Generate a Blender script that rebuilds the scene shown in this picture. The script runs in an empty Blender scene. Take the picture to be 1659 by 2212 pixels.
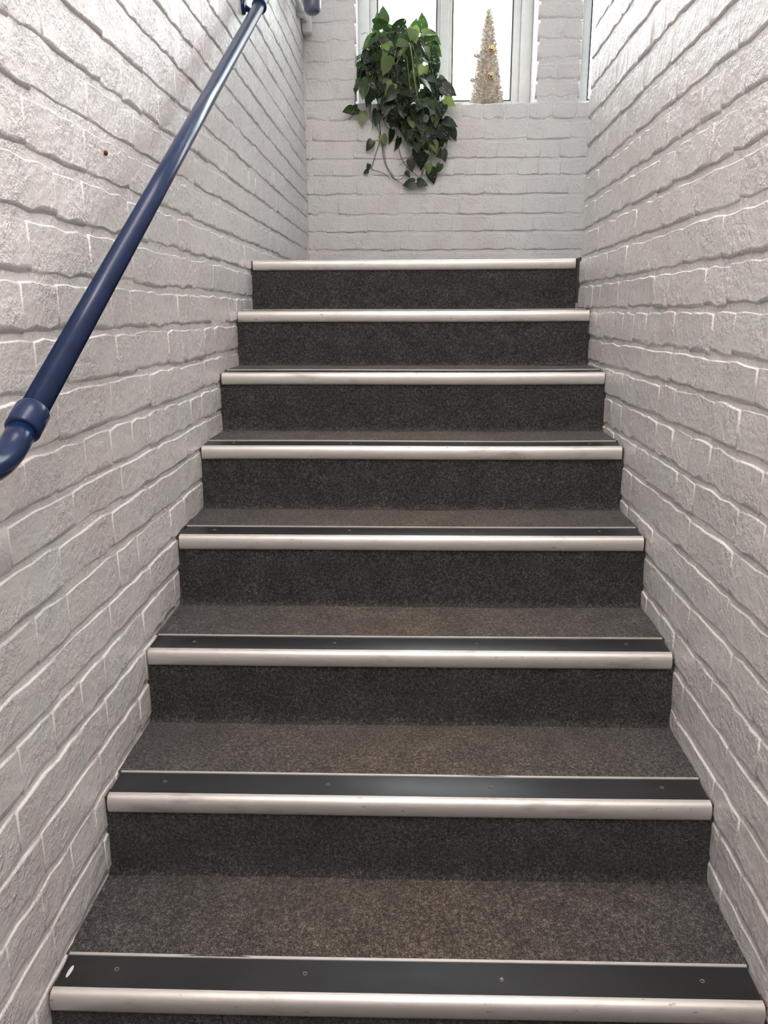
import bpy, bmesh, math, random
from mathutils import Vector, Matrix, noise

R = random.Random(7)
C = bpy.context.scene.collection
sc = bpy.context.scene

# ------------------------------------------------------------------ camera
F_PX, W_PX = 1660.96, 1659.0
CAM = Vector((-0.0017, -0.9875, 1.0469))
PITCH, YAW, ROLL = -0.25308, -0.02714, -0.00339
_cp, _sp, _cy, _sy = math.cos(PITCH), math.sin(PITCH), math.cos(YAW), math.sin(YAW)
FWD = Vector((_sy * _cp, _cy * _cp, _sp))
_X = Vector((_cy, -_sy, 0.0)); _U = _X.cross(FWD)
RIGHT = _X * math.cos(ROLL) + _U * math.sin(ROLL)
UP = -_X * math.sin(ROLL) + _U * math.cos(ROLL)
cam_data = bpy.data.cameras.new('camera')
cam_data.sensor_fit = 'HORIZONTAL'; cam_data.sensor_width = 36.0
cam_data.lens = 36.0 * F_PX / W_PX
cam_data.clip_start = 0.01
cam = bpy.data.objects.new('camera', cam_data); C.objects.link(cam)
M = Matrix.Identity(4)
for i in range(3):
    M[i][0], M[i][1], M[i][2], M[i][3] = RIGHT[i], UP[i], -FWD[i], CAM[i]
cam.matrix_world = M
sc.camera = cam


def project(p):
    d = Vector(p) - CAM
    z = d.dot(FWD)
    if z < 0.05:
        return None
    return (829.5 + F_PX * d.dot(RIGHT) / z, 1106 - F_PX * d.dot(UP) / z, z)


# ------------------------------------------------------------------ sky, lamps, exposure
world = bpy.data.worlds.new('overcast_sky'); sc.world = world
world.use_nodes = True
bg = world.node_tree.nodes['Background']
bg.inputs[0].default_value = (0.93, 0.97, 1.0, 1.0)
bg.inputs[1].default_value = 7.8

sc.view_settings.view_transform = 'Standard'
sc.view_settings.look = 'None'
sc.view_settings.gamma = 1.0
sc.view_settings.use_curve_mapping = False
sc.view_settings.exposure = 0.52
sc.cycles.max_bounces = 5
sc.cycles.diffuse_bounces = 3
sc.cycles.adaptive_threshold = 0.08
sc.cycles.glossy_bounces = 3
sc.cycles.transparent_max_bounces = 6


def area_lamp(name, loc, size, energy, color, rot=(0, 0, 0)):
    l = bpy.data.lights.new(name, 'AREA')
    l.shape = 'RECTANGLE'; l.size, l.size_y = size
    l.energy = energy; l.color = color
    o = bpy.data.objects.new(name, l); C.objects.link(o)
    o.location = loc; o.rotation_euler = rot
    return o


# ceiling panels over stairs and landing, plus an added fill light at the foot
area_lamp('ceiling_panel_stairs', (0.10, -0.15, 3.5), (1.0, 2.4), 34, (1.0, 0.915, 0.88))
area_lamp('fill_light_foot', (0.25, -1.45, 3.2), (0.8, 0.8), 19, (1.0, 0.91, 0.88))  # added out of view to brighten the lower walls
area_lamp('ceiling_panel_landing', (0.6, 2.5, 3.65), (1.3, 0.8), 2, (1.0, 0.95, 0.9))

# ------------------------------------------------------------------ materials


def new_mat(name):
    m = bpy.data.materials.new(name); m.use_nodes = True
    nt = m.node_tree
    return m, nt, nt.nodes['Principled BSDF']


def N(nt, kind, **kw):
    n = nt.nodes.new(kind)
    for k, v in kw.items():
        if k.startswith('i_'):
            n.inputs[k[2:].replace('_', ' ')].default_value = v
        else:
            setattr(n, k, v)
    return n


def ramp(nt, fac, stops):
    r = nt.nodes.new('ShaderNodeValToRGB')
    el = r.color_ramp.elements
    while len(el) < len(stops):
        el.new(0.5)
    for e, (p, c) in zip(el, stops):
        e.position = p; e.color = (*c, 1.0)
    nt.links.new(fac, r.inputs[0])
    return r.outputs[0]


def mathn(nt, op, a, b=None, clamp=False):
    n = nt.nodes.new('ShaderNodeMath'); n.operation = op; n.use_clamp = clamp
    for i, v in enumerate((a, b)):
        if v is None:
            continue
        if isinstance(v, (int, float)):
            n.inputs[i].default_value = v
        else:
            nt.links.new(v, n.inputs[i])
    return n.outputs[0]


def mixc(nt, fac, a, b, mode='MIX'):
    n = nt.nodes.new('ShaderNodeMix'); n.data_type = 'RGBA'; n.blend_type = mode
    for idx, v in ((0, fac), (6, a), (7, b)):
        if isinstance(v, (int, float)):
            n.inputs[idx].default_value = v
        elif isinstance(v, tuple):
            n.inputs[idx].default_value = (*v, 1.0)
        else:
            nt.links.new(v, n.inputs[idx])
    return n.outputs[2]


def noise_tex(nt, vec, scale, detail=3.0, rough=0.55):
    n = N(nt, 'ShaderNodeTexNoise')
    n.inputs['Scale'].default_value = scale
    n.inputs['Detail'].default_value = detail
    n.inputs['Roughness'].default_value = rough
    nt.links.new(vec, n.inputs['Vector'])
    return n.outputs[0]


def make_paint():
    m, nt, b = new_mat('white_gloss_wall_paint')
    pos = N(nt, 'ShaderNodeNewGeometry').outputs['Position']
    tint = noise_tex(nt, pos, 4.5, 2, 0.6)
    col = ramp(nt, tint, [(0.28, (0.78, 0.79, 0.775)), (0.42, (0.80, 0.785, 0.77)), (0.56, (0.80, 0.778, 0.765)), (0.70, (0.79, 0.735, 0.725))])
    nt.links.new(col, b.inputs['Base Color'])
    b.inputs['Specular IOR Level'].default_value = 0.6
    # relief: brushed-on paint over rough brick, coarser in patches
    skin = noise_tex(nt, pos, 66, 4, 0.66)
    lump = noise_tex(nt, pos, 15, 1)
    mask = ramp(nt, lump, [(0.42, (0.38, 0.38, 0.38)), (0.68, (1, 1, 1))])
    rr = ramp(nt, skin, [(0.3, (0.36, 0.36, 0.36)), (0.7, (0.24, 0.24, 0.24))])
    nt.links.new(rr, b.inputs['Roughness'])
    h = mathn(nt, 'ADD', mathn(nt, 'MULTIPLY', mathn(nt, 'MULTIPLY', mathn(nt, 'SUBTRACT', skin, 0.5), mask), 0.0080), mathn(nt, 'MULTIPLY', lump, 0.0045))
    bump = N(nt, 'ShaderNodeBump'); bump.inputs['Strength'].default_value = 0.9
    bump.inputs['Distance'].default_value = 1.0
    nt.links.new(h, bump.inputs['Height'])
    nt.links.new(bump.outputs[0], b.inputs['Normal'])
    return m


def make_carpet(name, rib_axis, worn_lit):
    """charcoal ribbed cord carpet; treads trodden brown along the walking line and painted lighter for light from above"""
    m, nt, b = new_mat(name)
    pos = N(nt, 'ShaderNodeNewGeometry').outputs['Position']
    sep = N(nt, 'ShaderNodeSeparateXYZ'); nt.links.new(pos, sep.inputs[0])
    x, y, z = sep.outputs
    fine = noise_tex(nt, pos, 440, 2, 0.75)
    mid = noise_tex(nt, pos, 150, 2, 0.6)
    big = noise_tex(nt, pos, 14, 3, 0.6)
    v = mathn(nt, 'ADD', mathn(nt, 'MULTIPLY', fine, 0.62), mathn(nt, 'MULTIPLY', mid, 0.28))
    v = mathn(nt, 'ADD', v, mathn(nt, 'MULTIPLY', big, 0.10))
    col = ramp(nt, v, [(0.38, (0.009, 0.0088, 0.009)), (0.49, (0.036, 0.0345, 0.0345)), (0.58, (0.10, 0.096, 0.093)), (0.67, (0.22, 0.212, 0.2))])
    if worn_lit:
        # trodden dirt: strongest at mid width
        d = mathn(nt, 'ABSOLUTE', mathn(nt, 'SUBTRACT', x, 0.03))
        wf = mathn(nt, 'SUBTRACT', 1.0, mathn(nt, 'MULTIPLY', d, 1.75), clamp=True)
        wf = mathn(nt, 'MULTIPLY', wf, mathn(nt, 'ADD', mathn(nt, 'MULTIPLY', noise_tex(nt, pos, 5, 2), 0.5), 0.4), clamp=True)
        col = mixc(nt, 1.0, col, (1.35, 1.33, 1.30), 'MULTIPLY')  # light from above painted in: whole tread lighter than the riser carpet
        dirt = mixc(nt, 1.0, col, (1.75, 1.45, 1.15), 'MULTIPLY')
        col = mixc(nt, wf, col, dirt)
    nt.links.new(col, b.inputs['Base Color'])
    b.inputs['Roughness'].default_value = 0.95
    b.inputs['Specular IOR Level'].default_value = 0.12
    b.inputs['Sheen Weight'].default_value = 0.12
    b.inputs['Sheen Roughness'].default_value = 0.6
    rib = mathn(nt, 'SINE', mathn(nt, 'MULTIPLY', x, 2 * math.pi / 0.0042))
    h = mathn(nt, 'ADD', mathn(nt, 'MULTIPLY', rib, 0.0003), mathn(nt, 'MULTIPLY', fine, 0.0022))
    bump = N(nt, 'ShaderNodeBump'); bump.inputs['Strength'].default_value = 0.8; bump.inputs['Distance'].default_value = 1.0
    nt.links.new(h, bump.inputs['Height']); nt.links.new(bump.outputs[0], b.inputs['Normal'])
    return m


def make_alu():
    m, nt, b = new_mat('satin_aluminium')
    pos = N(nt, 'ShaderNodeNewGeometry').outputs['Position']
    mp = N(nt, 'ShaderNodeMapping'); mp.inputs['Scale'].default_value = (0.7, 1.5, 2.2)
    nt.links.new(pos, mp.inputs[0])
    sm = noise_tex(nt, mp.outputs[0], 11, 5, 0.65)
    col = ramp(nt, sm, [(0.28, (0.47, 0.44, 0.41)), (0.42, (0.66, 0.635, 0.605)), (0.7, (0.73, 0.71, 0.685))])
    nicks = ramp(nt, noise_tex(nt, mp.outputs[0], 70, 2), [(0.70, (0, 0, 0)), (0.76, (0.6, 0.6, 0.6))])
    col = mixc(nt, nicks, col, (0.16, 0.12, 0.09))
    nt.links.new(col, b.inputs['Base Color'])
    b.inputs['Metallic'].default_value = 0.62
    rr = ramp(nt, sm, [(0.3, (0.5, 0.5, 0.5)), (0.7, (0.36, 0.36, 0.36))])
    nt.links.new(rr, b.inputs['Roughness'])
    return m


def make_insert():
    m, nt, b = new_mat('black_vinyl_tread_strip')
    pos = N(nt, 'ShaderNodeNewGeometry').outputs['Position']
    n1 = noise_tex(nt, pos, 5, 4, 0.6)
    col = ramp(nt, n1, [(0.35, (0.012, 0.012, 0.013)), (0.6, (0.02, 0.02, 0.022)), (0.75, (0.035, 0.03, 0.026))])
    nt.links.new(col, b.inputs['Base Color'])
    rr = ramp(nt, noise_tex(nt, pos, 12, 2), [(0.2, (0.27, 0.27, 0.27)), (0.8, (0.33, 0.33, 0.33))])
    nt.links.new(rr, b.inputs['Roughness'])
    return m


def simple(name, col, rough=0.5, metal=0.0, spec=0.5, coat=0.0, nscale=0.0, namp=0.0):
    m, nt, b = new_mat(name)
    pos = N(nt, 'ShaderNodeNewGeometry').outputs['Position']
    n1 = noise_tex(nt, pos, nscale or 20.0, 3)
    a = tuple(c * (1 - (namp or 0.06)) for c in col); z = tuple(min(1.0, c * (1 + (namp or 0.06))) for c in col)
    nt.links.new(ramp(nt, n1, [(0.3, a), (0.7, z)]), b.inputs['Base Color'])
    b.inputs['Roughness'].default_value = rough
    b.inputs['Metallic'].default_value = metal
    b.inputs['Specular IOR Level'].default_value = spec
    b.inputs['Coat Weight'].default_value = coat
    b.inputs['Coat Roughness'].default_value = 0.12
    return m


def make_leaf(name, dark, light, silver):
    m, nt, b = new_mat(name)
    tc = N(nt, 'ShaderNodeTexCoord').outputs['Object']
    oi = N(nt, 'ShaderNodeObjectInfo').outputs['Random']
    base = ramp(nt, oi, [(0.0, dark), (0.6, tuple((d + l) / 2 for d, l in zip(dark, light))), (1.0, light)])
    off = N(nt, 'ShaderNodeVectorMath', operation='ADD')
    nt.links.new(tc, off.inputs[0])
    cmb = N(nt, 'ShaderNodeCombineXYZ')
    nt.links.new(mathn(nt, 'MULTIPLY', oi, 9.0), cmb.inputs[0]); nt.links.new(cmb.outputs[0], off.inputs[1])
    n1 = noise_tex(nt, off.outputs[0], 9.5, 2, 0.5)
    sf = ramp(nt, n1, [(0.60, (0, 0, 0)), (0.66, (silver, silver, silver))])
    col = mixc(nt, sf, base, (0.26, 0.32, 0.25))
    nt.links.new(col, b.inputs['Base Color'])
    b.inputs['Roughness'].default_value = 0.32
    tr = N(nt, 'ShaderNodeBsdfTranslucent')
    nt.links.new(mixc(nt, 1.0, col, (2.1, 2.2, 1.0), 'MULTIPLY'), tr.inputs[0])
    mx = N(nt, 'ShaderNodeMixShader'); mx.inputs[0].default_value = 0.28
    nt.links.new(b.outputs[0], mx.inputs[1]); nt.links.new(tr.outputs[0], mx.inputs[2])
    nt.links.new(mx.outputs[0], nt.nodes['Material Output'].inputs[0])
    return m


def make_glass():
    m, nt, b = new_mat('window_glass')
    t = N(nt, 'ShaderNodeBsdfTransparent'); t.inputs[0].default_value = (0.96, 0.98, 0.98, 1)
    g = N(nt, 'ShaderNodeBsdfGlossy'); g.inputs['Roughness'].default_value = 0.02
    mx = N(nt, 'ShaderNodeMixShader'); mx.inputs[0].default_value = 0.07
    nt.links.new(t.outputs[0], mx.inputs[1]); nt.links.new(g.outputs[0], mx.inputs[2])
    nt.links.new(mx.outputs[0], nt.nodes['Material Output'].inputs[0])
    return m


PAINT = make_paint()
CARPET = make_carpet('charcoal_cord_carpet', 'x', False)
CARPET_TREAD = make_carpet('charcoal_cord_carpet_trodden_lit', 'x', True)
ALU = make_alu()
INSERT = make_insert()
NAVY = simple('navy_gloss_paint', (0.007, 0.023, 0.082), 0.22, 0, 0.38, 0.0, 30, 0.12)
UPVC = simple('white_window_frame', (0.74, 0.75, 0.74), 0.35)
GASKET = simple('dark_window_gasket', (0.05, 0.055, 0.06), 0.6)
GLASS = make_glass()
CONDUIT = simple('white_painted_conduit', (0.76, 0.74, 0.72), 0.4)
CEIL = simple('white_ceiling_paint', (0.8, 0.79, 0.77), 0.9)
SCREW = simple('dull_steel', (0.22, 0.19, 0.16), 0.45, 0.8)
RUST = simple('rust_brown_stain', (0.09, 0.035, 0.018), 0.8, 0, 0.3, 0, 60, 0.4)
PAINTDROP = simple('white_paint_drop', (0.75, 0.73, 0.71), 0.4)
POT = simple('pale_grey_glazed_pot', (0.5, 0.52, 0.53), 0.35)
SOIL = simple('dark_potting_soil', (0.03, 0.022, 0.015), 0.95, 0, 0.2, 0, 90, 0.5)
LEAF_DARK = make_leaf('dark_mottled_leaf', (0.005, 0.013, 0.007), (0.024, 0.048, 0.022), 0.7)
LEAF_MID = make_leaf('mid_green_leaf', (0.014, 0.034, 0.013), (0.045, 0.085, 0.027), 0.35)
LEAF_PALE = make_leaf('pale_green_leaf', (0.10, 0.16, 0.055), (0.24, 0.31, 0.13), 0.0)
STEM = simple('olive_vine_stem', (0.07, 0.075, 0.035), 0.55, 0, 0.4, 0, 40, 0.3)
STEM_PALE = simple('pale_green_vine_stem', (0.25, 0.29, 0.13), 0.5, 0, 0.4, 0, 40, 0.2)
TINSEL = simple('champagne_tinsel', (0.93, 0.83, 0.72), 0.25, 0.25, 0.6, 0, 200, 0.1)
TINSEL_HI = simple('silver_white_tinsel', (0.97, 0.95, 0.92), 0.2, 0.1, 0.7, 0, 200, 0.03)
TINSEL_LO = simple('bronze_tinsel', (0.52, 0.40, 0.29), 0.3, 0.5, 0.6, 0, 200, 0.1)
TINSEL_CORE = simple('champagne_tinsel_core', (0.78, 0.67, 0.55), 0.5, 0.1)
BAUBLE = simple('gold_bauble', (0.80, 0.56, 0.32), 0.15, 0.9)
BAUBLE_PALE = simple('silver_champagne_bauble', (0.72, 0.68, 0.62), 0.2, 0.8)

# ------------------------------------------------------------------ mesh helpers


def link(name, me, parent=None, mat=None, smooth=True):
    o = bpy.data.objects.new(name, me); C.objects.link(o)
    if mat and not me.materials:
        me.materials.append(mat)
    if smooth:
        for p in me.polygons:
            p.use_smooth = True
    if parent:
        o.parent = parent
    return o


def from_bm(name, bm, mat, parent=None, smooth=True):
    me = bpy.data.meshes.new(name)
    bmesh.ops.recalc_face_normals(bm, faces=bm.faces[:])
    bm.to_mesh(me); bm.free()
    return link(name, me, parent, mat, smooth)


def bm_box(bm, x0, x1, y0, y1, z0, z1):
    vs = [bm.verts.new((x, y, z)) for x in (x0, x1) for y in (y0, y1) for z in (z0, z1)]
    for f in ((0, 1, 3, 2), (4, 6, 7, 5), (0, 4, 5, 1), (2, 3, 7, 6), (0, 2, 6, 4), (1, 5, 7, 3)):
        bm.faces.new([vs[i] for i in f])
    return vs


def box(name, ext, mat, parent=None, bevel=0.0, seg=2):
    bm = bmesh.new(); bm_box(bm, *ext)
    if bevel:
        bmesh.ops.bevel(bm, geom=bm.edges[:], offset=bevel, segments=seg, affect='EDGES', profile=0.6)
    return from_bm(name, bm, mat, parent, smooth=bool(bevel) and seg > 1)


def empty(name, loc=(0, 0, 0)):
    o = bpy.data.objects.new(name, None); C.objects.link(o); o.location = loc
    o.empty_display_size = 0.1
    return o


def tag(o, label=None, cat=None, group=None, kind=None):
    if label: o['label'] = label
    if cat: o['category'] = cat
    if group: o['group'] = group
    if kind: o['kind'] = kind
    return o


def smooth_path(pts, per=8):
    """Catmull-Rom through the points"""
    P = [Vector(p) for p in pts]
    P = [P[0] * 2 - P[1]] + P + [P[-1] * 2 - P[-2]]
    out = []
    for i in range(1, len(P) - 2):
        a, b, c, d = P[i - 1:i + 3]
        for k in range(per):
            t = k / per
            out.append(0.5 * ((2 * b) + (c - a) * t + (2 * a - 5 * b + 4 * c - d) * t * t + (3 * b - a - 3 * c + d) * t ** 3))
    out.append(P[-2])
    return out


def tube_bm(bm, path, rad, n=12, caps=True):
    """round tube along a list of points; rad is a number or one radius per point"""
    pts = [Vector(p) for p in path]
    rr = rad if isinstance(rad, (list, tuple)) else [rad] * len(pts)
    t0 = (pts[1] - pts[0]).normalized()
    ref = Vector((0, 0, 1)) if abs(t0.z) < 0.9 else Vector((1, 0, 0))
    u = t0.cross(ref).normalized()
    rings = []
    for i, p in enumerate(pts):
        t = (pts[min(i + 1, len(pts) - 1)] - pts[max(i - 1, 0)]).normalized()
        u = (u - t * u.dot(t)).normalized(); v = t.cross(u)
        rings.append([bm.verts.new(p + (u * math.cos(2 * math.pi * k / n) + v * math.sin(2 * math.pi * k / n)) * rr[i]) for k in range(n)])
    for a, b in zip(rings, rings[1:]):
        for k in range(n):
            bm.faces.new((a[k], a[(k + 1) % n], b[(k + 1) % n], b[k]))
    if caps:
        bm.faces.new(rings[0][::-1]); bm.faces.new(rings[-1])


def tube(name, path, rad, mat, parent=None, n=16):
    bm = bmesh.new(); tube_bm(bm, path, rad, n)
    return from_bm(name, bm, mat, parent)


# ------------------------------------------------------------------ plan of the stairwell (metres)
SC = 1.136
YS = [0.0, 0.2737, 0.547, 0.8127, 1.0686, 1.3257, 1.5889, 1.8582]
HS = [0.0, 0.1683, 0.3403, 0.5219, 0.699, 0.8762, 1.0542, 1.2291]
YS = [-0.274] + YS; HS = [-0.172] + HS          # one more step below the frame
FLOOR_Z = -0.345
TL, TR = 0.0122, 0.0169
XL0, XR0 = -0.5 * SC, 0.5 * SC
YB = 3.408            # face of the back wall
YREAR = -2.3
Y_RW_END = 1.80       # free end of the right wall, at the landing
X_FAR = 2.1           # far right of the landing
CEIL_Z = 3.75


def xl(y): return XL0 + TL * y
def xr(y): return XR0 + TR * y


# ------------------------------------------------------------------ brick meshes


def brick_mesh(name, L, H, seed, bev=0.006, wob=0.0030, depth=0.022):
    """painted brick: wavy outline, rounded arris, slightly bulged face; front is local -Y"""
    r = random.Random(seed)
    ns = 5 if L > 0.15 else 3
    pts = []
    for i in range(ns + 1):
        pts.append((-L / 2 + L * i / ns, -H / 2))
    for i in range(ns + 1):
        pts.append((L / 2 - L * i / ns, H / 2))
    n = len(pts)
    out, mid, inn = [], [], []
    for i, (x, z) in enumerate(pts):
        corner = i in (0, ns, ns + 1, 2 * ns + 1)
        dx = r.uniform(-1, 1) * wob * 0.3; dz = r.uniform(-1, 1) * wob
        if corner:
            dz -= math.copysign(0.0018, z)
        x += dx; z += dz
        out.append((x, depth, z))
        mid.append((x, (bev * 0.75 if not (corner and bev < 0.008) else 0.0023) + r.uniform(-.0004, .0004), z - math.copysign(0.0004, z)))
        k = bev * (r.uniform(0.6, 1.1) if z > 0 else r.uniform(1.0, 3.4))
        fx = x - math.copysign(0.0024 if bev < 0.008 else bev, x) if (abs(x) > L / 2 - 0.02) else x
        inn.append((fx, r.uniform(-0.0005, 0.0005), z - math.copysign(k, z)))
    verts = out + mid + inn
    faces = []
    for a in (0, n):
        for i in range(n):
            j = (i + 1) % n
            faces.append((a + i, a + j, a + n + j, a + n + i))
    # face strip: quads between bottom row and top row
    b = 2 * n
    for i in range(ns):
        faces.append((b + i, b + i + 1, b + 2 * ns - i, b + 2 * ns + 1 - i))
    me = bpy.data.meshes.new(name)
    me.from_pydata(verts, [], faces)
    bm = bmesh.new(); bm.from_mesh(me)
    bmesh.ops.recalc_face_normals(bm, faces=bm.faces[:])
    # open mesh: make sure the front looks to -Y
    bm.faces.ensure_lookup_table()
    if bm.faces[-1].normal.y > 0:
        bmesh.ops.reverse_faces(bm, faces=bm.faces[:])
    bm.to_mesh(me); bm.free()
    me.materials.append(PAINT)
    for p in me.polygons:
        p.use_smooth = p.index < 2 * n
    return me


SL, SH = 0.222, 0.075
STRETCH = [brick_mesh('stretcher_brick', SL, SH, 100 + i, 0.0036) for i in range(18)]
HEADER = [brick_mesh('header_brick', 0.107, SH, 200 + i, 0.0036) for i in range(14)]
ROUND_S = [brick_mesh('rounded_stretcher_brick', SL, SH, 300 + i, 0.0085) for i in range(6)]
ROUND_H = [brick_mesh('rounded_header_brick', 0.107, SH, 340 + i, 0.0085) for i in range(6)]


def lay_bricks(wall, rects, seed, keep=300):
    """rects: (u0, u1, v0, v1, rounded). The `keep` bricks that show largest become parts, the rest one part."""
    r = random.Random(seed)
    mw = wall.matrix_world
    items = []
    for (u0, u1, v0, v1, rnd) in rects:
        c = mw @ Vector(((u0 + u1) / 2, 0, (v0 + v1) / 2))
        p = project(c)
        size = 0
        if p and -160 < p[0] < 1820 and -160 < p[1] < 2370:
            a = project(mw @ Vector((u0, 0, v0))); b = project(mw @ Vector((u1, 0, v1)))
            c2 = project(mw @ Vector((u1, 0, v0)))
            if a and b and c2:
                size = abs((c2[0] - a[0]) * (b[1] - a[1]) - (c2[1] - a[1]) * (b[0] - a[0]))
                if not (-60 < p[0] < 1720 and -60 < p[1] < 2270):
                    size *= 1e-3
        items.append((size, u0, u1, v0, v1, rnd))
    items.sort(key=lambda t: -t[0])
    rest = []
    for i, (size, u0, u1, v0, v1, rnd) in enumerate(items):
        L, Hh = u1 - u0, v1 - v0
        long = L > 0.155
        me = r.choice((ROUND_S if long else ROUND_H) if rnd else (STRETCH if long else HEADER))
        nom = SL if long else 0.107
        loc = Vector(((u0 + u1) / 2, r.uniform(-0.0010, 0.0010), (v0 + v1) / 2))
        rot = (r.gauss(0, 0.016), r.gauss(0, 0.004), r.gauss(0, 0.004))
        scl = (L / nom, 1.0, Hh / SH)
        if i < keep and size > 90:
            o = bpy.data.objects.new('brick', me); C.objects.link(o)
            o.parent = wall; o.location = loc; o.rotation_euler = rot; o.scale = scl
        else:
            from mathutils import Euler
            rest.append((me, Matrix.LocRotScale(loc, Euler(rot), Vector(scl))))
    if rest:
        V, Fc = [], []
        for me, mt in rest:
            k = len(V)
            V += [mt @ v.co for v in me.vertices]
            Fc += [[k + i for i in p.vertices] for p in me.polygons]
        me = bpy.data.meshes.new('brickwork'); me.from_pydata(V, [], Fc)
        o = link('brickwork', me, wall, PAINT)
        tag(o, kind='stuff')


def courses_to_rects(tops, u0, u1, seed, joint, bonds, skip=None, wave=0.003):
    """tops: z of the top arris of each course, ascending. joint(i)->bed joint height"""
    r = random.Random(seed)
    out = []
    for i in range(1, len(tops)):
        vb, vt = tops[i - 1] + joint(tops[i - 1]), tops[i]
        bond = bonds[i % len(bonds)]
        u = u0 - r.uniform(0, 0.2)
        k = r.randint(0, 3)
        while u < u1:
            if bond == 's': L = SL * r.uniform(0.95, 1.05)
            elif bond == 'h': L = 0.109 * r.uniform(0.92, 1.08)
            else: L = (SL if k % 2 else 0.109) * r.uniform(0.95, 1.05)
            k += 1
            a, b = max(u, u0), min(u + L, u1)
            if b - a > 0.03 and not (skip and skip(a, b, vb, vt)):
                dv = r.uniform(-wave, wave) * 0.6
                out.append((a - 0.0004, b + 0.0004, vb + dv + r.uniform(-.001, .001), vt + dv * 0.6, False))
            u += L + r.uniform(-0.0003, 0.0012)
    return out


def stair_top(y):
    """height of the stair surface at depth y"""
    z = FLOOR_Z
    for yy, hh in zip(YS, HS):
        if y >= yy - 0.01:
            z = hh
    return z


def extend(tops, lo, hi, step):
    t = sorted(tops)
    while t[0] > lo: t.insert(0, t[0] - step)
    while t[-1] < hi: t.append(t[-1] + step)
    return t


# ------------------------------------------------------------------ walls
# left wall: local x runs up the stairs, local -y looks into the stairwell
angL = math.atan2(1.0, TL)
wl_bm = bmesh.new()
bm_box(wl_bm, YREAR - 0.1, YB + 0.3, 0.0031, 0.25, FLOOR_Z - 0.2, CEIL_Z)
wall_left = from_bm('wall_left', wl_bm, PAINT, smooth=False)
wall_left.location = (XL0, 0, 0); wall_left.rotation_euler = (0, 0, angL)
tag(wall_left, 'white painted brick wall behind the navy handrail', kind='structure')

wr_bm = bmesh.new()
bm_box(wr_bm, -(Y_RW_END - 0.008), -(YREAR - 0.1), 0.0031, 0.225, FLOOR_Z - 0.2, CEIL_Z)
wall_right = from_bm('wall_right', wr_bm, PAINT, smooth=False)
angR = math.atan2(-1.0, -TR)
wall_right.location = (XR0, 0, 0); wall_right.rotation_euler = (0, 0, angR)
tag(wall_right, 'white painted brick wall without handrail, ending at the landing', kind='structure')

# back wall with two window openings
OPEN1 = (-0.257, 0.672); OPEN2 = (0.888, 1.82)
SILL_Z, HEAD_Z = 2.098, 3.45
wb_bm = bmesh.new()
Tn, Tf = 0.0028, 0.40
bm_box(wb_bm, -0.75, X_FAR + 0.1, Tn, Tf, FLOOR_Z, SILL_Z - 0.008)
bm_box(wb_bm, -0.75, OPEN1[0] - 0.006, Tn, Tf, SILL_Z - 0.008, HEAD_Z)
bm_box(wb_bm, OPEN1[1] + 0.006, OPEN2[0] - 0.006, Tn, Tf, SILL_Z - 0.008, HEAD_Z)
bm_box(wb_bm, OPEN2[1] + 0.006, X_FAR + 0.1, Tn, Tf, SILL_Z - 0.008, HEAD_Z)
bm_box(wb_bm, -0.75, X_FAR + 0.1, Tn, Tf, HEAD_Z, CEIL_Z)
wall_back = from_bm('wall_back', wb_bm, PAINT, smooth=False)
wall_back.location = (0, YB, 0)
tag(wall_back, 'white painted brick wall with windows at the head of the stairs', kind='structure')

wall_far = box('wall_landing', (X_FAR, X_FAR + 0.2, 1.0, YB + 0.3, FLOOR_Z, CEIL_Z), PAINT)
tag(wall_far, kind='structure')
wall_front = box('wall_rear', (-0.8, X_FAR + 0.2, YREAR - 0.25, YREAR - 0.1, FLOOR_Z - 0.1, CEIL_Z), PAINT)
tag(wall_front, kind='structure')
wall_flight = box('wall_flight', (0.80, X_FAR + 0.1, 0.85, 1.0, FLOOR_Z, CEIL_Z), PAINT)
tag(wall_flight, kind='structure')
ceiling = box('ceiling', (-0.85, X_FAR + 0.2, YREAR - 0.3, YB + 0.4, CEIL_Z, CEIL_Z + 0.15), CEIL)
tag(ceiling, kind='structure')
floor_low = box('floor', (-0.75, 0.75, YREAR - 0.1, YS[0] - 0.001, FLOOR_Z - 0.1, FLOOR_Z), CARPET)
tag(floor_low, kind='structure')
landing = box('floor_landing', (-0.62, X_FAR, YS[-1] + 0.06, YB, HS[-1] - 0.15, HS[-1] + 0.003), CARPET)
tag(landing, kind='structure')
mass = box('floor_mass', (0.602, X_FAR, Y_RW_END - 0.004, YB, FLOOR_Z, HS[-1] - 0.15), PAINT)
tag(mass, kind='structure')
mass2 = box('floor_edge', (0.602, X_FAR, Y_RW_END - 0.004, YS[-1] + 0.06, HS[-1] - 0.15, HS[-1] + 0.002), CARPET)
tag(mass2, kind='structure')

bpy.context.view_layer.update()

Lz = [SC * z for z in (1.27, 1.198, 1.12, 1.042, .964, .889, .811, .736, .665, .599, .526, .449, .379, .303)]
Rz = [SC * z for z in (1.226, 1.149, 1.073, .995, .922, .846, .781, .708, .633, .565, .487, .414)]
Bz = [1.365, 1.46, 1.548, 1.646, 1.741, 1.823, 1.912, 2.004]
Bz2 = [2.104, 2.190, 2.282, 2.372, 2.466, 2.551]

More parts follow.
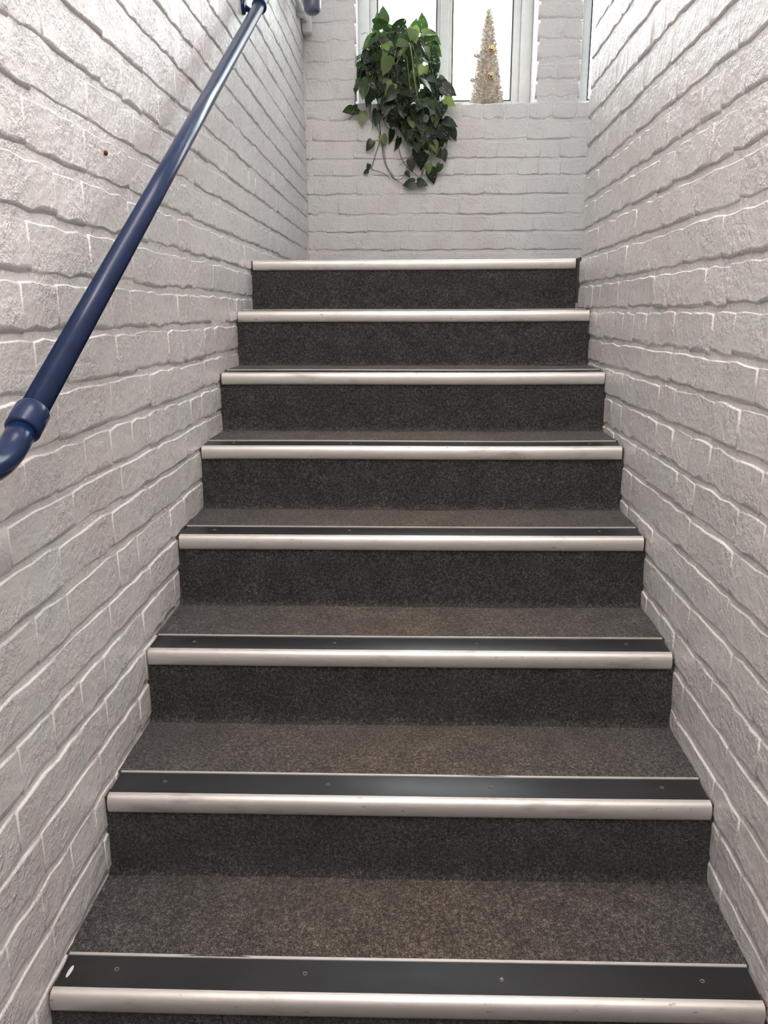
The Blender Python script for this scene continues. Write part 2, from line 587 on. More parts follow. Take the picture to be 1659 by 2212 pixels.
Lt = extend(Lz, FLOOR_Z - 0.05, 3.0, 0.0855)
rects = courses_to_rects(Lt, -1.7, YB - 0.004, 11, lambda z: 0.0080 + 0.006 * max(0, min(1, (z - 0.8) / 0.5)),
                         'sfhsfssh', lambda a, b, v0, v1: v1 < stair_top(a) - 0.02)
lay_bricks(wall_left, rects, 21)
Rt = extend(Rz, FLOOR_Z - 0.05, 3.0, 0.0855)
rects = courses_to_rects(Rt, -Y_RW_END, 1.7, 12, lambda z: 0.0080 + 0.004 * max(0, min(1, (z - 0.8) / 0.5)),
                         'fshfssfh', lambda a, b, v0, v1: v1 < stair_top(-b) - 0.02)
lay_bricks(wall_right, rects, 22)

# back wall: under the sill, the sill course, and the piers beside the windows
Bt = extend(Bz, HS[-1] - 0.05, 1.99, 0.088)
rects = courses_to_rects(Bt, xl(YB) + 0.002, X_FAR, 13, lambda z: 0.010, 'sfshf')
u = xl(YB) + 0.004
rr_ = random.Random(5)
while u < X_FAR - 0.1:      # sill course: rounded headers under the windows
    L = rr_.uniform(0.105, 0.122)
    rects.append((u, u + L, 2.013 + rr_.uniform(-.002, .002), SILL_Z + 0.003 + rr_.uniform(-.0015, .0015), True))
    u += L + 0.002
Pt = extend(Bz2, 2.1, HEAD_Z + 0.05, 0.088)
for i in range(1, len(Pt)):
    v0, v1 = Pt[i - 1] + 0.010, Pt[i]
    a, b = xl(YB) + 0.003, OPEN1[0] + 0.002
    if i % 2:
        rects.append((a, b, v0, v1, True))
    else:
        mid = (a + b) / 2 + rr_.uniform(-.02, .02)
        rects += [(a, mid - 0.001, v0, v1, False), (mid + 0.001, b, v0, v1, True)]
    a, b = OPEN1[1] - 0.003 + rr_.uniform(-.003, .003), OPEN2[0] + 0.003 + rr_.uniform(-.003, .003)
    if i % 2 == 0:
        rects.append((a, b, v0, v1, True))
    else:
        mid = (a + b) / 2 + rr_.uniform(-.02, .02)
        rects += [(a, mid - 0.001, v0, v1, True), (mid + 0.001, b, v0, v1, True)]
    a, b = OPEN2[1] - 0.002, X_FAR
    rects.append((a, b, v0, v1, True))
lay_bricks(wall_back, rects, 23)

# ------------------------------------------------------------------ windows


def window(name, x0, x1, label):
    """twin casement: jambs, rails, mullion, panes, gaskets"""
    yf0, yf1 = YB + 0.262, YB + 0.335
    z0, z1 = SILL_Z - 0.004, HEAD_Z
    root = empty(name, ((x0 + x1) / 2, (yf0 + yf1) / 2, z0))
    tag(root, label, kind='structure')
    cx, cy = root.location.x, root.location.y

    def part(n, a, b, ya, yb, za, zb, mat, bev=0.005):
        return box(n, (a - cx, b - cx, ya - cy, yb - cy, za - z0, zb - z0), mat, root, bev)
    mx0, mx1 = x0 + 0.427 + 0.005, x0 + 0.503
    part('jamb', x0, x0 + 0.062, yf0, yf1, z0, z1, UPVC)
    part('jamb', x1 - 0.062, x1, yf0, yf1, z0, z1, UPVC)
    part('head_rail', x0 + 0.062, x1 - 0.062, yf0, yf1, z1 - 0.06, z1, UPVC)
    part('bottom_rail', x0 + 0.062, x1 - 0.062, yf0, yf1, z0, z0 + 0.05, UPVC)
    part('mullion', mx0 + 0.012, mx1 - 0.012, yf0, yf1, z0 + 0.05, z1 - 0.06, UPVC)
    ys0, ys1 = yf0 + 0.014, yf0 + 0.05
    for a, b in ((x0 + 0.062, mx0 + 0.012), (mx1 - 0.012, x1 - 0.062)):
        w = 0.042 if True else 0
        la, lb = (a, a + 0.042), (b - 0.018, b)
        if a > x0 + 0.2:
            la, lb = (a, a + 0.018), (b - 0.042, b)
        za, zb = z0 + 0.05, z1 - 0.06
        part('sash_stile', *la, ys0, ys1, za, zb, UPVC, 0.004)
        part('sash_stile', *lb, ys0, ys1, za, zb, UPVC, 0.004)
        part('sash_rail', la[1], lb[0], ys0, ys1, za, za + 0.03, UPVC, 0.004)
        part('sash_rail', la[1], lb[0], ys0, ys1, zb - 0.04, zb, UPVC, 0.004)
        pa, pb, pc, pd = la[1], lb[0], za + 0.03, zb - 0.04
        bm = bmesh.new()
        g = 0.006
        for e in ((pa, pa + g, pc, pd), (pb - g, pb, pc, pd), (pa + g, pb - g, pc, pc + g), (pa + g, pb - g, pd - g, pd)):
            bm_box(bm, e[0] - cx, e[1] - cx, ys0 - 0.001 - cy, ys0 + 0.03 - cy, e[2] - z0, e[3] - z0)
        from_bm('gasket', bm, GASKET, root, smooth=False)
        part('glass_pane', pa + g, pb - g, ys0 + 0.016, ys0 + 0.020, pc + g, pd - g, GLASS, 0)
    return root


window('window_1', OPEN1[0] - 0.003, OPEN1[1] + 0.006, 'twin casement window above the plant and the tinsel tree')
window('window_2', OPEN2[0] - 0.002, OPEN2[1] + 0.006, 'window beside the narrow brick pier, cut off by the side wall')

# ------------------------------------------------------------------ staircase
stairs = empty('staircase', (0, YS[1], 0))
tag(stairs, 'straight carpeted staircase with metal nosings between white brick walls', 'staircase')
SY = YS[1]


def grid(name, rows, mat, parent):
    """surface through rows of points"""
    bm = bmesh.new()
    vv = [[bm.verts.new(p) for p in row] for row in rows]
    for a, b in zip(vv, vv[1:]):
        for i in range(len(a) - 1):
            bm.faces.new((a[i], a[i + 1], b[i + 1], b[i]))
    return from_bm(name, bm, mat, parent)


core = bmesh.new()
pl = [(YS[0] + 0.003, FLOOR_Z - 0.1)]
for k in range(len(YS)):
    pl += [(YS[k] + 0.004, HS[k - 1] - 0.004 if k else FLOOR_Z - 0.002), (YS[k] + 0.004, HS[k] - 0.007)]
pl += [(YS[-1] + 0.10, HS[-1] - 0.007), (YS[-1] + 0.10, FLOOR_Z - 0.1)]
ca = [core.verts.new((xl(y) - 0.0045, y - SY, z)) for y, z in pl]
cb = [core.verts.new((xr(y) + 0.0045, y - SY, z)) for y, z in pl]
core.faces.new(ca); core.faces.new(cb[::-1])
for i in range(len(pl)):
    j = (i + 1) % len(pl)
    core.faces.new((ca[i], cb[i], cb[j], ca[j]))
from_bm('concrete_core', core, simple('grey_concrete', (0.12, 0.115, 0.11), 0.9), stairs, smooth=False)

NX = 41
rs = random.Random(3)
NOSE_D = 0.070
for k in range(len(YS)):
    y, h = YS[k], HS[k]
    hb = HS[k - 1] if k else FLOOR_Z
    # riser below nosing k, with the little cove of carpet where it meets the tread below
    rows = []
    yb = y - 0.0085
    prof = [(-0.012, 0.0045), (-0.006, 0.0065), (-0.002, 0.011), (0.0, 0.018), (0.001, 0.06), (0.003, 0.11), (0.005, h - hb - 0.012)]
    for (py, pz) in prof:
        row = []
        for i in range(NX):
            t = i / (NX - 1)
            yy = yb + py
            x = xl(yy) - 0.002 + (xr(yy) - xl(yy) + 0.004) * t
            j = 0.0012 * noise.noise((x * 7, k * 3.1, pz * 9))
            row.append((x, yy + j - SY, hb + pz + (0.0015 * noise.noise((x * 9, k, 4)) if pz < .03 else 0)))
        rows.append(row)
    grid('riser_carpet', rows, CARPET, stairs)
    # tread
    if k < len(YS) - 1:
        yn = YS[k + 1]
        rows = []
        for t in (0, 0.2, 0.45, 0.7, 0.88, 1.0):
            yy = y + NOSE_D - 0.004 + (yn - 0.018 - (y + NOSE_D - 0.004)) * t
            row = []
            for i in range(NX):
                s = i / (NX - 1)
                x = xl(yy) - 0.002 + (xr(yy) - xl(yy) + 0.004) * s
                row.append((x, yy - SY, h + 0.0042 + 0.0012 * noise.noise((x * 6, yy * 8, 1.7)) - 0.0006 * (1 - t)))
            rows.append(row)
        grid('tread_carpet', rows, CARPET_TREAD, stairs)
    # nosing: extruded metal profile with a dark strip let into its top
    gapl, gapr = 0.003 + rs.uniform(0, 0.003), 0.003 + rs.uniform(0, 0.003)
    prof = [(0.010, -0.0345), (-0.0065, -0.0350), (-0.0088, -0.0335), (-0.0103, -0.029), (-0.0115, -0.022), (-0.0115, -0.014),
            (-0.0100, -0.007), (-0.0068, -0.0025), (-0.0025, -0.0004), (0.0010, 0.0004), (0.0042, 0.0006), (0.0048, -0.0012),
            (NOSE_D - 0.0065, 0.0010), (NOSE_D - 0.0060, 0.0048), (NOSE_D - 0.0010, 0.0052), (NOSE_D, 0.0040), (NOSE_D, -0.002), (0.010, -0.006)]
    bm = bmesh.new()
    secs = []
    bow = rs.uniform(-0.001, 0.001)
    for i in range(25):
        s = i / 24
        sec = []
        for (py, pz) in prof:
            yy = y + py
            x = xl(yy) + gapl + (xr(yy) - xl(yy) - gapl - gapr) * s
            sag = -0.0010 * math.sin(math.pi * s) + bow * math.sin(2 * math.pi * s)
            sec.append(bm.verts.new((x, yy - SY, h + pz + sag)))
        secs.append(sec)
    n = len(prof)
    for a, b in zip(secs, secs[1:]):
        for i in range(n):
            j = (i + 1) % n
            bm.faces.new((a[i], a[j], b[j], b[i]))
    bm.faces.new(secs[0][::-1]); bm.faces.new(secs[-1])
    nose = from_bm('nosing', bm, ALU, stairs)
    for e in nose.data.edges:
        pass
    try:
        nose.data.set_sharp_from_angle(angle=math.radians(40))
    except Exception:
        pass
    nose['label'] = 'satin metal stair nosing'
    # dark strip
    rows = []
    for (py, pz) in ((0.0044, 0.0004), (0.012, 0.0012), (0.035, 0.0020), (NOSE_D - 0.0064, 0.0032)):
        row = []
        for i in range(25):
            s = i / 24
            yy = y + py
            x = xl(yy) + gapl + 0.001 + (xr(yy) - xl(yy) - gapl - gapr - 0.002) * s
            row.append((x, yy - SY, h + pz - 0.0010 * math.sin(math.pi * s) + bow * math.sin(2 * math.pi * s)))
        rows.append(row)
    st = grid('tread_strip', rows, INSERT, nose)
    st['label'] = 'dark vinyl anti-slip strip'
    # countersunk screws
    for f in (0.08, 0.357, 0.635, 0.917):
        ff = f + rs.uniform(-0.012, 0.012)
        yy = y + 0.036 + rs.uniform(-0.004, 0.004)
        x = xl(yy) + (xr(yy) - xl(yy)) * ff
        bm = bmesh.new()
        zz = h + 0.0022 - 0.0010 * math.sin(math.pi * ff) + bow * math.sin(2 * math.pi * ff)
        rings = []
        for rad, dz in ((0.0042, 0.0), (0.0040, 0.0007), (0.0028, 0.0006), (0.0022, -0.0002)):
            rings.append([bm.verts.new((x + rad * math.cos(a), yy - SY + rad * math.sin(a), zz + dz)) for a in [2 * math.pi * q / 10 for q in range(10)]])
        for a, b in zip(rings, rings[1:]):
            for q in range(10):
                bm.faces.new((a[q], a[(q + 1) % 10], b[(q + 1) % 10], b[q]))
        bm.faces.new(rings[-1])
        from_bm('screw', bm, SCREW, nose)
    # brown packing seen in the gap at each end
    for side in (-1, 1):
        if rs.random() < 0.75:
            xa = (xl(y) - 0.001, xl(y) + gapl - 0.0004) if side < 0 else (xr(y) - gapr + 0.0004, xr(y) + 0.001)
            box('end_packing', (xa[0], xa[1], y - 0.004 - SY, y + 0.02 - SY, h - 0.031, h - 0.004), RUST, nose)

# white paint drop on the dark strip of the lowest full nosing in view
k = 1
bm = bmesh.new()
cx_, cy_ = xl(YS[k]) + 0.020, YS[k] + 0.034 - SY
top = bm.verts.new((cx_, cy_, HS[k] + 0.0034))
ring = [bm.verts.new((cx_ + 0.0035 * math.cos(a) + 0.005 * math.sin(a) * 0.2, cy_ + 0.014 * math.sin(a), HS[k] + 0.0019)) for a in [2 * math.pi * q / 12 for q in range(12)]]
for q in range(12):
    bm.faces.new((ring[q], ring[(q + 1) % 12], top))
o = from_bm('paint_drop', bm, PAINTDROP, stairs)
o['label'] = 'white paint drop on the dark strip'

# ------------------------------------------------------------------ handrail on the left wall
RR = 0.0187
rail_lo = Vector((-0.507, 0.010, 0.898)); rail_hi = Vector((-0.4845, 1.86, 2.0215))
rdir = (rail_hi - rail_lo).normalized()
hand = empty('handrail', (xl(0.5), 0.5, 0))
tag(hand, 'navy blue painted tube handrail sloping up the left brick wall', 'handrail')
ho = hand.location
hp = lambda v: Vector(v) - ho
tube('rail_tube', [hp(rail_lo + rdir * 0.01), hp(rail_lo + rdir * 1.0), hp(rail_hi + rdir * 0.35)], RR, NAVY, hand, 28)


def collar(name, c, d, r, ln, parent, mat=NAVY):
    c, d = Vector(c), Vector(d).normalized()
    prof = [(-ln / 2 - 0.0006, r * 0.80), (-ln / 2, r * 0.93), (-ln / 2 + 0.003, r), (ln / 2 - 0.006, r), (ln / 2 - 0.001, r * 0.9), (ln / 2, r * 0.78)]
    return tube(name, [c + d * a for a, _ in prof], [b for _, b in prof], mat, parent, 28)


cl = collar('coupling_collar', hp(rail_lo + rdir * 0.022), rdir, 0.0232, 0.046, hand)
# lower bend: from the slope to level, towards the foot of the stairs
pts = [rail_lo + rdir * 0.02, rail_lo - rdir * 0.03]
p0 = rail_lo - rdir * 0.03
for a in range(1, 9):
    t = a / 8
    ang = math.atan2(rdir.z, rdir.y) * (1 - t)
    p0 = p0 + Vector((rdir.x * -0.012, -math.cos(ang), -math.sin(ang))) * 0.0095
    pts.append(p0.copy())
pts += [p0 + Vector((0, -0.10, 0)), p0 + Vector((0, -0.22, 0))]
q0 = p0 + Vector((0, -0.22, 0))
for a in range(1, 7):      # return to the wall, out of frame
    t = a / 6 * math.pi / 2
    pts.append(q0 + Vector((-0.045 * (1 - math.cos(t)), -0.045 * math.sin(t), 0)))
pts.append(pts[-1] + Vector((-0.045, 0, 0)))
tube('lower_bend', [hp(p) for p in pts], RR * 1.0, NAVY, hand, 28)
# upper collar and wall bracket
cu = rail_hi + rdir * 0.012
collar('upper_collar', hp(cu), rdir, 0.0245, 0.016, hand)
wb = Vector((xl(cu.y) - 0.002, cu.y + 0.05, cu.z - 0.035))
tube('wall_bracket', [hp(p) for p in smooth_path([cu + rdir * 0.06 + Vector((0, 0, -0.015)), cu + Vector((-0.02, 0.05, -0.005)), cu + Vector((-0.05, 0.03, 0.005)), Vector((xl(cu.y) + 0.004, cu.y + 0.02, cu.z + 0.008))], 5)], 0.0085, NAVY, hand, 14)
rose_c = Vector((xl(cu.y) + 0.004, cu.y + 0.02, cu.z + 0.008))
tube('bracket_rose', [hp(rose_c + Vector((-0.004, 0, 0))), hp(rose_c + Vector((0.004, 0, 0))), hp(rose_c + Vector((0.007, 0, 0)))], [0.027, 0.026, 0.019], NAVY, hand, 24)

# tail of the landing rail that hangs into the top of the frame
tail = empty('handrail_end', (-0.425, 2.95, 2.36))
tag(tail, 'rounded lower end of a blue-grey rail at the top edge beside the conduit', 'handrail')
tz = 2.362
prof = [(0.0, 0.006), (0.002, 0.019), (0.006, 0.028), (0.014, 0.0355), (0.028, 0.040), (0.06, 0.0415), (0.2, 0.043), (0.36, 0.043)]
RAIL2 = simple('slate_blue_gloss_paint', (0.10, 0.125, 0.18), 0.22, 0, 0.5, 0.4)
tube('rail_end', [(0.0 - 0.03 * z, 0.05 * z, z) for z, _ in prof], [r * 0.98 for _, r in prof], RAIL2, tail, 28)
tube('wall_return', smooth_path([(-0.011, 0.018, 0.36), (-0.02, 0.03, 0.42), (-0.05, 0.05, 0.45), (-0.112, 0.05, 0.455)], 5), 0.042, RAIL2, tail, 24)

# white conduits in the corner of the left and back walls
cond = empty('conduit', (xl(3.3), 3.3, 2.45))
tag(cond, 'white painted pipe running along the left wall into the corner', 'pipe')
co = cond.location
zc = 2.455
tube('pipe', [Vector((xl(yy) + 0.022, yy, zc + 0.012)) - co for yy in (1.2, 2.2, 2.9, 3.30, 3.345)], 0.0135, CONDUIT, cond, 14)
box('pipe_clip', (0.0, 0.042, -0.10, -0.075, -0.012, 0.038), CONDUIT, cond, 0.003)
box('corner_box', (0.003, 0.052, 0.04, 0.10, -0.035, 0.045), CONDUIT, cond, 0.008)
riser_pipe = empty('riser_pipe', (xl(3.37) + 0.040, 3.372, 2.50))
tag(riser_pipe, 'white painted vertical pipe in the corner above the horizontal pipe', 'pipe')
tube('pipe', [(0, 0, 0.0), (0, 0, 0.5), (0, 0, 1.22)], 0.0125, CONDUIT, riser_pipe, 14)
tube('socket', [(0, 0, -0.012), (0, 0, -0.008), (0, 0, 0.03), (0, 0, 0.034)], [0.013, 0.0175, 0.0175, 0.014], CONDUIT, riser_pipe, 14)

# small screw left in the plaster of the left wall
for (yy, zz, lab) in ((0.55, 1.337, 'small rusty screw head in the upper left brickwork'),):
    o = tube('wall_screw', [(xl(yy) - 0.004, yy, zz), (xl(yy) + 0.004, yy, zz), (xl(yy) + 0.0055, yy, zz)], [0.004, 0.0045, 0.003], RUST, None, 10)
    tag(o, lab, 'screw')

# ------------------------------------------------------------------ tinsel tree on the sill
TX, TY, TZ = 0.428, 3.525, SILL_Z
tree = empty('tinsel_tree', (TX, TY, TZ))
tag(tree, 'champagne gold tinsel cone tree with baubles on the window sill', 'tree')
TH, TRAD = 0.468, 0.082


def trad(z): return TRAD * (1 - z / TH) ** 0.92 + 0.008


zs = [0.004 + (TH - 0.006) * i / 14 for i in range(15)]
tube('cone_core', [(0, 0, z) for z in zs], [trad(z) * 0.80 for z in zs], TINSEL_CORE, tree, 18)
tube('base_disc', [(0, 0, 0), (0, 0, 0.004), (0, 0, 0.007)], [0.078, 0.08, 0.074], TINSEL_CORE, tree, 24)
rt = random.Random(9)
V, Fc = [], []
for i in range(5200):
    z = TH * (1 - math.sqrt(rt.random())) if rt.random() < 0.8 else TH * rt.random()
    a = rt.uniform(0, 2 * math.pi)
    r0 = trad(z) * rt.uniform(0.78, 1.0)
    p = Vector((r0 * math.cos(a), r0 * math.sin(a), z + 0.003))
    d = Vector((math.cos(a), math.sin(a), rt.uniform(-0.6, 0.5))) + Vector((rt.gauss(0, .6), rt.gauss(0, .6), rt.gauss(0, .5)))
    d.normalize()
    s = d.cross(Vector((rt.gauss(0, 1), rt.gauss(0, 1), rt.gauss(0, 1)))).normalized() * rt.uniform(0.0014, 0.0034)
    ln = rt.uniform(0.006, 0.017) * (0.7 + 0.3 * (1 - z / TH))
    e = p + d * ln
    if e.z < 0.001: e.z = 0.002
    k = len(V)
    m_ = p + d * ln * 0.5 + Vector((0, 0, rt.uniform(-.002, .002)))
    V += [p - s, p + s, m_ + s, m_ - s, e + s * 0.6, e - s * 0.6]
    Fc += [(k, k + 1, k + 2, k + 3), (k + 3, k + 2, k + 4, k + 5)]
me = bpy.data.meshes.new('tinsel'); me.from_pydata(V, [], Fc)
for mt_ in (TINSEL, TINSEL_HI, TINSEL_LO): me.materials.append(mt_)
for p in me.polygons:
    v_ = (p.index // 2 * 7919) % 10
    p.material_index = 0 if v_ < 4 else (1 if v_ < 8 else 2)
tag(link('tinsel', me, tree, TINSEL, smooth=False), kind='stuff')


def ball(name, c, r, mat, parent):
    bm = bmesh.new()
    bmesh.ops.create_uvsphere(bm, u_segments=20, v_segments=12, radius=r, matrix=Matrix.Translation(c))
    return from_bm(name, bm, mat, parent)


for (dx, z, mat, r) in ((0.014, 0.272, BAUBLE, 0.0165), (-0.062, 0.252, BAUBLE_PALE, 0.014), (0.012, 0.142, BAUBLE, 0.0165), (-0.080, 0.136, BAUBLE_PALE, 0.013)):
    rr0 = trad(z) + 0.004
    dy = -math.sqrt(max(0.0, rr0 * rr0 - dx * dx)) if abs(dx) < rr0 else -0.006
    bb = ball('bauble', (dx, dy, z), r, mat, tree)
    tube('bauble_cap', [(dx, dy, z + r - 0.001), (dx, dy, z + r + 0.004)], [0.004, 0.003], TINSEL_CORE, bb, 8)

# ------------------------------------------------------------------ trailing plant on the sill
PX, PY = -0.045, 3.510
plant = empty('trailing_plant', (PX, PY, SILL_Z))
tag(plant, 'bushy green trailing plant spilling over the window sill', 'plant')
po = plant.location


def sill_xz(px, py):
    """metres across and up at the face of the back wall for a spot noted on the photograph's elevation"""
    return (px - 876.5) * 0.00245, 2.506 - (py - 42) * 0.00222


pot_prof = [(0.0, 0.075), (0.004, 0.078), (0.10, 0.095), (0.150, 0.101), (0.156, 0.104), (0.160, 0.102), (0.158, 0.095), (0.135, 0.090)]
tube('pot', [(0, 0, z) for z, _ in pot_prof], [r for _, r in pot_prof], POT, plant, 32)
tube('soil', [(0, 0, 0.130), (0, 0, 0.139), (0, 0, 0.142)], [0.088, 0.088, 0.05], SOIL, plant, 24)


def leaf_mesh(name, seed):
    """pointed heart-shaped blade, unit length along local -Z from the stalk, facing -Y, folded on the midrib"""
    r = random.Random(seed)
    half = [(0.0, 0.05), (-0.055, 0.15), (-0.03, 0.28), (0.10, 0.365), (0.30, 0.385), (0.52, 0.335), (0.74, 0.215), (0.90, 0.09)]
    fold = r.uniform(0.05, 0.35); curl = r.uniform(0.0, 0.45); tw = r.uniform(-0.15, 0.15); asym = r.uniform(0.88, 1.12)
    mid_t = [0.05, 0.05, 0.08, 0.18, 0.33, 0.52, 0.74, 0.90]

    def P(t, w):
        y = -fold * abs(w) * 0.8 + curl * t * t * 0.5 + tw * w * t + 0.05 * math.sin(t * 5 + seed) * abs(w)
        return (w, y, -t)
    V, Fc = [], []
    for i, (t, w) in enumerate(half):
        V += [P(t, -w * asym), P(mid_t[i], 0.0), P(t, w / asym)]
    tip = len(V); V.append(P(1.04, 0.0))
    for i in range(len(half) - 1):
        a, b = 3 * i, 3 * (i + 1)
        Fc += [(a, b, b + 1, a + 1), (a + 1, b + 1, b + 2, a + 2)]
    a = 3 * (len(half) - 1)
    Fc += [(a, tip, a + 1), (a + 1, tip, a + 2)]
    me = bpy.data.meshes.new(name); me.from_pydata(V, [], Fc)
    bm = bmesh.new(); bm.from_mesh(me)
    bmesh.ops.remove_doubles(bm, verts=bm.verts[:], dist=0.001)
    bm.to_mesh(me); bm.free()
    for p in me.polygons: p.use_smooth = True
    return me


LEAVES = {}
for key, mat in (('d', LEAF_DARK), ('m', LEAF_MID), ('p', LEAF_PALE)):
    LEAVES[key] = []
    for i in range(7):
        me = leaf_mesh('leaf_blade', 400 + i * 3 + ord(key)); me.materials.append(mat); LEAVES[key].append(me)

rl = random.Random(17)
n_leaf = 0


def add_leaf(p, size, key, spin=0.0, yaw=0.0, pitch=0.0, idx=None):
    """spin turns the tip in the wall plane (0 hangs down), yaw turns the face sideways, pitch lifts the tip forward"""
    global n_leaf
    me = LEAVES[key][rl.randrange(7) if idx is None else idx]
    o = bpy.data.objects.new('leaf', me); C.objects.link(o)
    o.parent = plant
    o.matrix_local = Matrix.Translation(Vector(p) - po) @ Matrix.Rotation(spin, 4, 'Y') @ Matrix.Rotation(yaw, 4, 'Z') @ Matrix.Rotation(pitch, 4, 'X') @ Matrix.Scale(size, 4)
    n_leaf += 1
    return o


def in_poly(x, y, poly):
    c = False
    j = len(poly) - 1
    for i in range(len(poly)):
        (xi, yi), (xj, yj) = poly[i], poly[j]
        if (yi > y) != (yj > y) and x < (xj - xi) * (y - yi) / (yj - yi) + xi:
            c = not c
        j = i
    return c


CROWN = [(796, 92), (820, 66), (845, 58), (880, 68), (908, 72), (928, 100), (936, 130), (938, 170), (948, 196), (952, 222), (950, 255), (962, 285), (955, 320), (942, 350), (915, 345), (892, 330),
         (878, 300), (855, 275), (838, 250), (815, 232), (790, 228), (778, 212), (780, 165), (784, 120)]
placed = []
tries = 0
while len(placed) < 178 and tries < 20000:
    tries += 1
    px, py = rl.uniform(765, 975), rl.uniform(50, 370)
    if not in_poly(px, py, CROWN):
        continue
    if any((px - a) ** 2 + (py - b) ** 2 < 9.0 ** 2 for a, b in placed):
        continue
    placed.append((px, py))
    x, z = sill_xz(px, py)
    size = rl.uniform(0.062, 0.092)
    # depth: above the sill around the pot, below it in front of the wall
    if z > SILL_Z + 0.05:
        y = PY - rl.uniform(-0.02, 0.17) + 0.10 * max(0, (z - 2.40) / 0.1)
        y = min(y, PY + 0.05)
        y = y if abs(x - PX) > 0.13 or z > SILL_Z + 0.2 else min(y, PY - 0.105)
    else:
        y = YB - rl.uniform(0.03, 0.14)
    rk = rl.random()
    key = 'd' if rk < 0.62 else ('m' if rk < 0.92 else 'p')
    if z > 2.38:
        key = 'm' if rk < 0.7 else ('d' if rk < 0.85 else 'p')
    outw = (x - PX) / 0.2
    spin = -outw * rl.uniform(0.1, 0.7) + rl.gauss(0, 0.35)
    if z > 2.42:
        spin = -outw * 1.3 + rl.choice((-1, 1)) * rl.uniform(1.2, 2.8)
    add_leaf((x, y, z + size * 0.45), size, key, spin, rl.gauss(0, 0.45) + outw * 0.3, rl.gauss(-0.25, 0.35))

# single leaves that stand out in the photograph
for (px, py, sz, key, spin, yaw, pit, dy) in (
        (838, 72, .070, 'm', 3.0, 0.3, -.2, .02), (852, 70, .072, 'm', -2.8, -.3, -.2, .02), (868, 82, .075, 'm', -2.0, 0.1, -.3, -.06),
        (906, 74, .085, 'm', -1.2, .2, -.2, .0), (890, 76, .066, 'p', 0.2, 0, -.6, -.14), (818, 66, .045, 'm', 2.2, .2, -.2, 0),
        (930, 105, .06, 'm', -.9, .3, 0, -.02), (858, 106, .075, 'p', -1.25, .5, -.3, -.16), (840, 132, .10, 'p', .35, .6, -.1, -.17),
        (945, 168, .058, 'm', -.9, .1, -.1, -.08), (955, 184, .062, 'm', -.5, .1, -.1, -.09), (936, 138, .048, 'm', -.3, 0, 0, -.06),
        (850, 192, .085, 'p', .5, .3, -.2, -.19), (955, 222, .075, 'p', -.9, .2, -.3, -.06), (765, 240, .055, 'm', 1.3, .3, -.2, -.05),
        (785, 243, .068, 'p', .05, .1, -.1, -.03), (776, 238, .06, 'd', 1.1, .2, 0, -.05), (818, 242, .078, 'd', .2, .2, -.1, -.04),
        (972, 282, .062, 'm', -.45, 0, -.1, -.03), (935, 262, .055, 'p', -.2, .2, -.2, -.09), (952, 270, .06, 'm', -.6, 0, -.2, -.08),
        (962, 275, .05, 'd', -.5, 0, 0, -.05), (845, 256, .05, 'd', 0, 0, 0, -.02), (868, 262, .06, 'd', 1.0, 0, 0, -.03),
        (805, 306, .058, 'm', .55, 0, -.1, -.03), (826, 294, .056, 'p', -.35, 0, -.1, -.03), (847, 282, .07, 'd', .08, .9, 0, -.03),
        (862, 300, .07, 'd', .2, 1.0, 0, -.03), (905, 320, .115, 'd', -.1, 0, 0, -.05), (886, 347, .06, 'd', -.2, 0, 0, -.03),
        (928, 368, .078, 'd', -.3, 0, 0, -.03), (925, 360, .056, 'p', .0, 0, 0, -.08), (953, 330, .062, 'd', -.3, 0, 0, -.06),
        (932, 315, .062, 'p', -.4, .2, 0, -.10), (908, 284, .055, 'p', -.25, .2, 0, -.09), (947, 305, .05, 'm', -.4, 0, 0, -.08),
        (877, 374, .038, 'm', -.6, .3, 0, -.03), (797, 356, .036, 'm', .15, .6, 0, -.02), (795, 370, .03, 'm', .9, .2, 0, -.02),
        (897, 398, .068, 'd', 1.35, 0, -.1, -.03), (900, 397, .062, 'd', -1.25, 0, -.2, -.03), (950, 360, .05, 'm', .4, 0, 0, -.06),
        (800, 92, .05, 'p', -2.9, 0, 0, .03), (786, 150, .07, 'm', .3, .4, 0, -.07), (800, 145, .07, 'd', .1, .1, -.1, -.14), (800, 185, .09, 'd', .2, .1, -.1, -.15)):
    x, z = sill_xz(px, py)
    y = (PY if z > SILL_Z + 0.03 else YB) + dy
    add_leaf((x, y, z), sz, key, spin, yaw, pit)

# vines
ROOT = Vector((PX, PY, SILL_Z + 0.15))


def vine(pts, rad, mat, rooted=True):
    path = []
    for (px, py, dy) in pts:
        x, z = sill_xz(px, py)
        base = PY if z > SILL_Z + 0.03 else YB
        path.append(Vector((x, base + dy, z)))
    if rooted:
        f = path[0]
        top = Vector((f.x * 0.6 + PX * 0.4, min(PY - 0.06, f.y + 0.05), SILL_Z + 0.24))
        path = [ROOT + Vector(((f.x - PX) * 0.15, -0.02, 0.0)), top] + path
    path = [p - po for p in smooth_path(path, 6)]
    n = len(path)
    return tube('stem', path, [rad * (1 - 0.35 * i / n) for i in range(n)], mat, plant, 7)


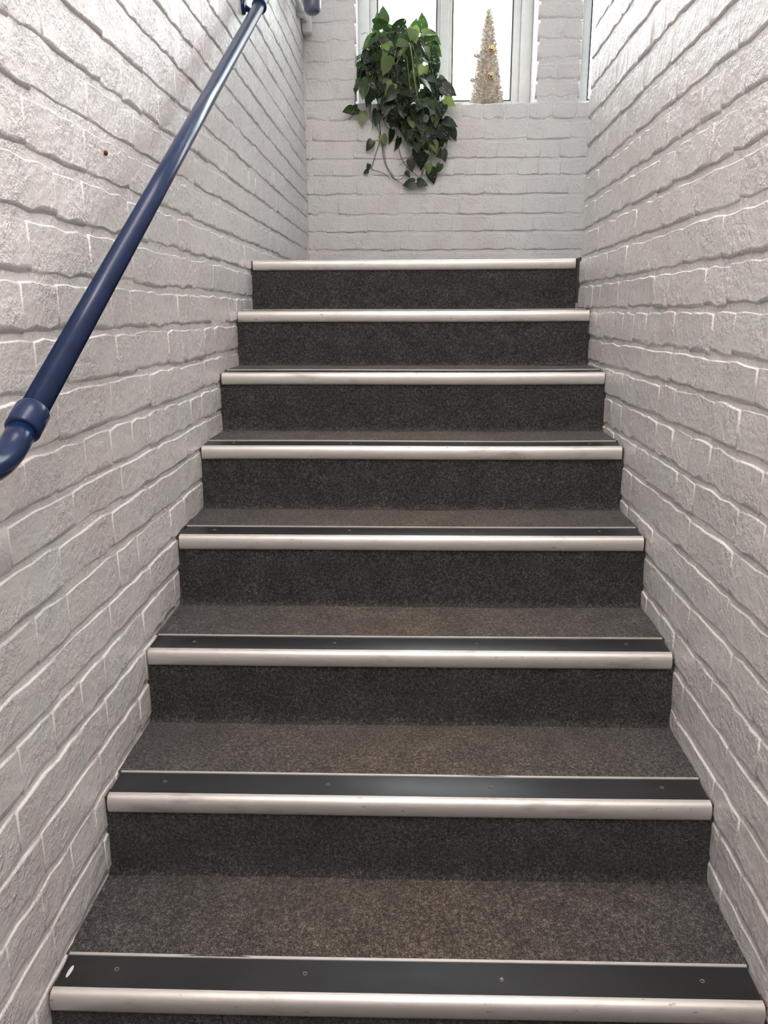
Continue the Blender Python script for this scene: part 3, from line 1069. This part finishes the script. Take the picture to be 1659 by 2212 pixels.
for args in (
        ([(818, 205, -.16), (820, 255, -.03), (822, 300, -.025), (812, 335, -.02), (805, 358, -.018), (804, 368, -.018), (830, 378, -.018), (843, 390, -.018)], .0022, STEM),
        ([(824, 205, -.16), (821, 262, -.03), (826, 320, -.02), (832, 355, -.018), (848, 385, -.02), (862, 392, -.02), (872, 385, -.02), (880, 360, -.02)], .0020, STEM),
        ([(800, 205, -.16), (799, 232, -.05), (802, 262, -.03), (815, 275, -.02), (828, 318, -.018), (836, 360, -.018), (852, 386, -.018)], .0020, STEM),
        ([(803, 228, -.05), (806, 265, -.03), (805, 285, -.03)], .0018, STEM),
        ([(838, 210, -.17), (830, 262, -.03), (842, 285, -.025), (846, 292, -.02)], .0018, STEM),
        ([(858, 210, -.17), (855, 265, -.03), (860, 310, -.02), (866, 340, -.02), (878, 362, -.02), (900, 382, -.02), (906, 392, -.02)], .0022, STEM),
        ([(900, 210, -.18), (900, 290, -.05), (890, 338, -.03), (863, 361, -.02)], .0018, STEM),
        ([(905, 215, -.18), (915, 330, -.05), (915, 370, -.03), (907, 395, -.03)], .0022, STEM),
        ([(898, 225, -.19), (912, 250, -.12), (915, 290, -.11), (925, 325, -.10), (938, 345, -.09), (950, 325, -.08)], .0022, STEM_PALE),
        ([(930, 345, -.08), (932, 365, -.08), (942, 366, -.08), (952, 350, -.08)], .0017, STEM_PALE, False),
        ([(940, 215, -.16), (948, 240, -.06), (966, 275, -.04), (965, 310, -.03), (958, 330, -.03)], .0020, STEM),
        ([(885, 205, -.18), (888, 250, -.10), (893, 270, -.10), (895, 282, -.10)], .0018, STEM_PALE),
        ([(856, 120, -.17), (852, 140, -.18), (855, 152, -.18), (868, 130, -.18), (872, 118, -.17)], .0017, STEM_PALE, False),
        ([(822, 98, -.15), (828, 118, -.17), (830, 140, -.17), (845, 112, -.17)], .0018, STEM_PALE, False),
        ([(862, 112, -.17), (872, 128, -.18), (878, 138, -.18)], .0016, STEM, False),
        ([(780, 52, .10), (786, 55, .06), (793, 60, .03), (800, 90, .0)], .0014, STEM, False),
        ([(775, 215, -.15), (770, 245, -.04), (755, 262, -.03)], .0016, STEM),
        ([(845, 385, -.02), (858, 394, -.02), (872, 402, -.02), (884, 404, -.025)], .0016, STEM, False),
        ([(902, 398, -.03), (908, 385, -.03), (914, 372, -.03)], .0020, STEM, False),
        ([(930, 150, -.10), (944, 182, -.08), (944, 212, -.10)], .0016, STEM, False),
        ([(972, 285, -.03), (966, 285, -.03), (962, 270, -.04)], .0014, STEM, False)):
    vine(*args)
